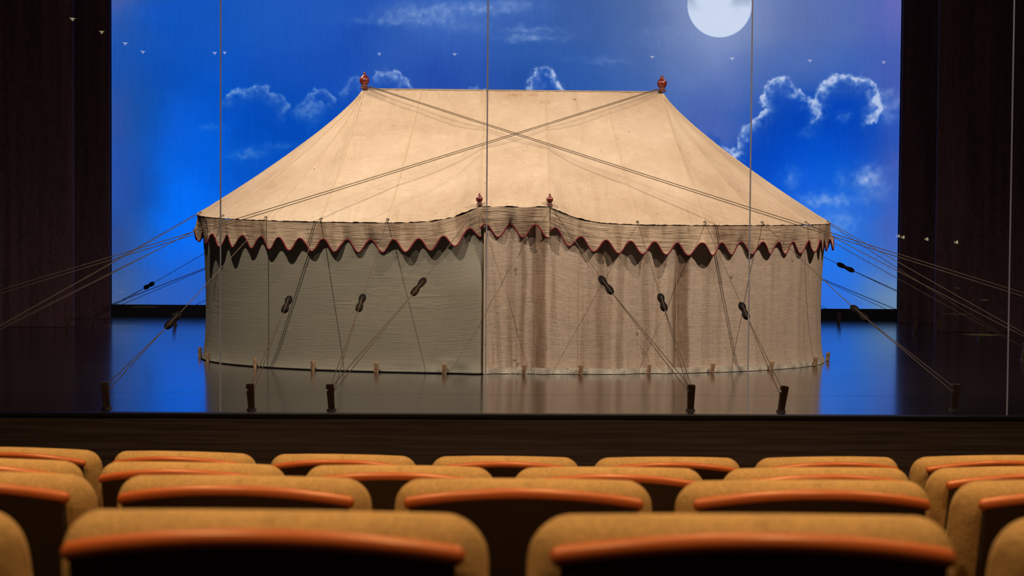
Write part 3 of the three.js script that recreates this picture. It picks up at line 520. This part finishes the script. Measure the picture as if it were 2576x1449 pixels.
// seat in its own axes: x across, y up from the step, +z towards the rear; the top of the cushion at z = 0
const RAKE = 0.20;
const SG = (() => {
  const W = 0.265, RC = 0.055, bend = (x) => -0.055 * (x / W) ** 2;
  const tilt = (y, z) => [y * Math.cos(RAKE) - z * Math.sin(RAKE), y * Math.sin(RAKE) + z * Math.cos(RAKE)]; // y measured up from the hinge
  const arch = (x) => -0.026 * (x / W) ** 2, drop = (x, w, r) => { const d = Math.abs(x) - (w - r); return d > 0 ? r - Math.sqrt(Math.max(0, r * r - d * d)) : 0; };
  const TOP = 0.53;
  const xs = []; for (let i = 0; i <= 60; i++) { const a = -Math.PI / 2 + Math.PI * i / 60; xs.push(W * (0.72 * Math.sin(a) + 0.28 * (a / (Math.PI / 2)))); }
  const cushion = grid((x, v) => { // v 0..1 from the front foot over the top to the rear foot
    const th = 0.050 * Math.sqrt(Math.max(0.0009, 1 - Math.max(0, (Math.abs(x) - (W - 0.05)) / 0.05) ** 2)), top = TOP + arch(x) - drop(x, W, RC), R = 0.05;
    let y, z;
    if (v < 0.4) { y = (top - R) * (v / 0.4); z = -th - 0.016 * Math.sin(Math.PI * v / 0.4); } else if (v > 0.6) { y = (top - R) * (1 - (v - 0.6) / 0.4); z = th; } else { const a = (v - 0.4) / 0.2 * Math.PI; y = top - R + R * Math.sin(a); z = -th * Math.cos(a); }
    const [Y, Z] = tilt(y, z + bend(x)); return [x, Y, Z];
  }, xs, [...steps(0, 0.4, 0.08), ...steps(0.4, 0.6, 0.0125).slice(1), ...steps(0.6, 1, 0.1).slice(1)], (x, v) => [x * 2, v * 2]);
  const WS = 0.228, SH = 0.517, shellZ = 0.052, shellTop = (x) => SH - 0.036 * (x / WS) ** 2;
  const sx = steps(-WS, WS, 0.02);
  const shell = mergeGeometries([grid((x, v) => { const y = lerp(-0.05, shellTop(x), v); const [Y, Z] = tilt(y, shellZ + bend(x) + 0.016); return [x, Y, Z]; }, sx, steps(0, 1, 0.25)), grid((x, v) => { const y = lerp(-0.05, shellTop(x), v); const [Y, Z] = tilt(y, shellZ + bend(x) - 0.008); return [x, Y, Z]; }, sx, steps(0, 1, 0.25)), ...[-WS, WS].map((x) => grid((u, v) => { const [Y, Z] = tilt(lerp(-0.05, shellTop(x), v), shellZ + bend(x) + lerp(-0.008, 0.016, u)); return [x, Y, Z]; }, [0, 0.5, 1], [0, 0.5, 1]))]);
  const tp = steps(-WS, WS, 0.02).map((x) => { const [Y, Z] = tilt(shellTop(x) + 0.004, shellZ + bend(x) + 0.004); return V(x, Y, Z); });
  const trim = mergeGeometries([new THREE.TubeGeometry(new THREE.CatmullRomCurve3(tp), 40, 0.0128, 12), new THREE.SphereGeometry(0.0128, 12, 8).translate(tp[0].x, tp[0].y, tp[0].z), new THREE.SphereGeometry(0.0128, 12, 8).translate(tp[tp.length - 1].x, tp[tp.length - 1].y, tp[tp.length - 1].z)]);
  const [ty, tz] = tilt(TOP, 0); // move so that the top of the cushion stands at (SEAT_H, z = 0)
  for (const g of [cushion, shell, trim]) g.translate(0, SEAT_H - ty, -tz);
  const seat = new RoundedBoxGeometry(0.48, 0.11, 0.46, 4, 0.045).rotateX(0.06).translate(0, 0.44, -0.40);
  const arm = new RoundedBoxGeometry(0.04, 0.03, 0.30, 3, 0.012), side = new RoundedBoxGeometry(0.025, 0.56, 0.16, 2, 0.01), foot = new RoundedBoxGeometry(0.04, 0.02, 0.34, 2, 0.008);
  return { cushion, shell, trim, seat, arm, side, foot };
})();
function makeSeat() {
  const o = new THREE.Group();
  part('backrest_cushion', SG.cushion, M.seatFabric, o, 'tan padded fabric backrest'); const sh = part('back_shell', SG.shell, M.seatShell, o, 'dark moulded back shell'); part('trim_strip', SG.trim, M.seatTrim, sh, 'orange stained wooden edge');
  part('seat_cushion', SG.seat, M.seatFabric, o);
  for (const s of [-1, 1]) { const a = part('side_frame', SG.side.clone().translate(s * 0.262, 0.30, -0.30), M.seatMetal, o); part('armrest', SG.arm.clone().translate(s * 0.262, 0.595, -0.34), M.seatTrim, o); part('foot', SG.foot.clone().translate(s * 0.262, 0.01, -0.30), M.seatMetal, a); }
  return o;
}
const seatProto = makeSeat();
const ROW_NAME = ['fourth row back from the stage', 'third row back from the stage', 'second row back from the stage', 'row closest to the stage'];
ROWS.forEach(([R, h, t0, k0, k1], j) => {
  for (let k = k0; k <= k1; k++) {
    const th = t0 + k * 0.58 / R, o = seatProto.clone(); o.name = numbered('theatre_seat');
    o.position.set(ARC_X + R * Math.sin(th), h - SEAT_H, ARC_Z + R * Math.cos(th)); o.rotation.y = th;
    o.userData = { label: 'tan theatre seat with orange edged dark back in the ' + ROW_NAME[j], category: 'seat', group: 'theatre seats, ' + ROW_NAME[j] };
    scene.add(o);
  }
});

// ------------------------------------------------------------------ lamps
const lensMat = std({ color: 0x111111, emissive: lin(1, 0.85, 0.62), emissiveIntensity: 4, roughness: 0.4 });
function aim(o, from, to) { o.position.copy(from); o.lookAt(to); }
STAGE_LAMPS.forEach(([p, t, cd, col, ang, pen, size], i) => {
  const from = V(...p), to = V(...t), dir = to.clone().sub(from).normalize();
  const o = thing('stage_spotlight', 'black stage spotlight hanging from the stage ceiling', 'spotlight', 'spotlights above the stage');
  aim(o, from, to); // +z looks at the tent
  part('housing', new THREE.LatheGeometry([[0.02, -0.34], [0.07, -0.33], [0.09, -0.28], [0.09, -0.05], [0.105, -0.02], [0.105, 0.03], [0.1, 0.03], [0.085, -0.03]].map(([a, b]) => new THREE.Vector2(a, b)), 24).rotateX(Math.PI / 2), M.metal, o);
  part('lens', new THREE.CylinderGeometry(0.084, 0.084, 0.012, 24).rotateX(Math.PI / 2).translate(0, 0, -0.03), lensMat, o, 'glowing lens');
  const up = V(0, 1, 0).applyQuaternion(o.quaternion.clone().invert());
  part('hanger', tube([up.clone().multiplyScalar(0.1).add(V(0, 0, -0.17)), V(0, 0, -0.17).addScaledVector(up, 7.2 - from.y + dir.y * 0.17 * -1 - 0.34)], 0.014, 8), M.metal, o);
  const L = new THREE.SpotLight(lin(...col), cd, 0, ang, pen, 2); L.name = 'stage_lamp_light'; L.castShadow = true; L.shadow.radius = size; L.shadow.mapSize.set(2048, 2048);
  L.position.copy(from).addScaledVector(dir, 0.06); L.target.position.copy(to); L.target.name = 'aim'; scene.add(L, L.target);
});
const houseMat = std({ color: 0x111111, emissive: lin(1, 0.62, 0.26), emissiveIntensity: 6, roughness: 0.4 });
const DISC = new THREE.CylinderGeometry(0.045, 0.045, 0.008, 24), BEZEL = new THREE.TorusGeometry(0.052, 0.008, 8, 28).rotateX(Math.PI / 2);
for (const [x, z, cd] of HOUSE_LAMPS) {
  const o = thing('ceiling_downlight', 'warm recessed ceiling downlight above the seats', 'downlight', 'downlights above the seats'); o.position.set(x, 4.9, z);
  part('bezel', BEZEL, M.metal, o); part('lens', DISC.clone().translate(0, -0.004, 0), houseMat, o, 'warm glowing lens');
  const L = new THREE.SpotLight(lin(...HOUSE_COLOUR), cd, 0, 1.05, 0.8, 2); L.name = 'house_lamp_light'; L.castShadow = true; L.shadow.radius = 6; L.position.set(x, 4.87, z); L.target.position.set(x, 0, z); L.target.name = 'aim'; scene.add(L, L.target);
}
// small downlights along the rear aisle, mirrored in the glass front
const rearMat = std({ color: 0x111111, emissive: lin(1, 0.95, 0.45), emissiveIntensity: 8, roughness: 0.4 });
for (const [x, z] of [[-6.98, 17.17], [-6.87, 18.42], [-6.8, 19.65], [-6.73, 20.64], [-5.4, 20.69], [-5.2, 20.62], [-2.29, 20.56], [-0.87, 20.5], [2.87, 20.57], [4.41, 20.66], [5.94, 20.81], [7.4, 20.91]]) {
  const o = thing('ceiling_downlight', 'small pale downlight over the rear aisle mirrored in the glass', 'downlight', 'downlights over the rear aisle'); o.position.set(x, 4.9, z);
  part('bezel', BEZEL, M.metal, o); part('lens', DISC.clone().translate(0, -0.004, 0), rearMat, o, 'glowing lens');
  const L = new THREE.PointLight(lin(1, 0.8, 0.5), 0.006, 0, 2); L.name = 'rear_lamp_light'; L.castShadow = true; L.position.set(x, 4.87, z); scene.add(L);
}

// aisle lamps beside the rows: low hooded lamps that throw a small greenish pool on the carpet
const hoodMat = std({ color: 0x111111, emissive: lin(0.75, 0.85, 0.3), emissiveIntensity: 2, roughness: 0.5 });
for (const [x, z, k] of [[-6.7, 20.67, 1], [-5.45, 14.5, 0.6], [8.44, 19.7, 1], [6.54, 13.57, 0.8]]) {
  const o = thing('aisle_lamp', 'low hooded lamp lighting a patch of aisle carpet', 'lamp', 'lamps along the side aisles'), side = Math.sign(x); o.position.set(x + side * 0.3, 0.08, z);
  part('post', new THREE.CylinderGeometry(0.02, 0.025, 0.5, 12).translate(0, 0.25, 0), M.metal, o); part('hood', new RoundedBoxGeometry(0.34, 0.03, 0.12, 2, 0.01).translate(-side * 0.15, 0.5, 0), M.metal, o);
  part('lens', new RoundedBoxGeometry(0.08, 0.008, 0.08, 1, 0.003).translate(-side * 0.27, 0.482, 0), hoodMat, o, 'glowing lens');
  const L = new THREE.SpotLight(lin(0.75, 0.85, 0.25), 16 * k, 0, 0.62, 0.9, 2); L.name = 'aisle_lamp_light'; L.castShadow = true; L.position.set(x + side * 0.03, 0.545, z); L.target.position.set(x, 0.08, z); L.target.name = 'aim'; scene.add(L, L.target);
}
const WALL_DISC = new THREE.CylinderGeometry(0.035, 0.035, 0.02, 20).rotateZ(Math.PI / 2);
for (const [y, z] of [[1.6, 25.96], [1.57, 25.62], [1.51, 24.02], [1.43, 22.25]]) {
  const o = thing('wall_light', 'small round guide light on the auditorium side wall', 'light', 'guide lights on the side wall'); o.position.set(SIDE, y, z);
  part('bezel', new THREE.TorusGeometry(0.04, 0.006, 8, 24).rotateY(Math.PI / 2).translate(-0.006, 0, 0), M.metal, o); part('lens', WALL_DISC.clone().translate(-0.012, 0, 0), rearMat, o, 'glowing lens');
  const L = new THREE.PointLight(lin(1, 0.9, 0.5), 0.006, 0, 2); L.name = 'wall_lamp_light'; L.castShadow = true; L.position.set(SIDE - 0.06, y, z); scene.add(L);
}

renderer.render(scene, camera);
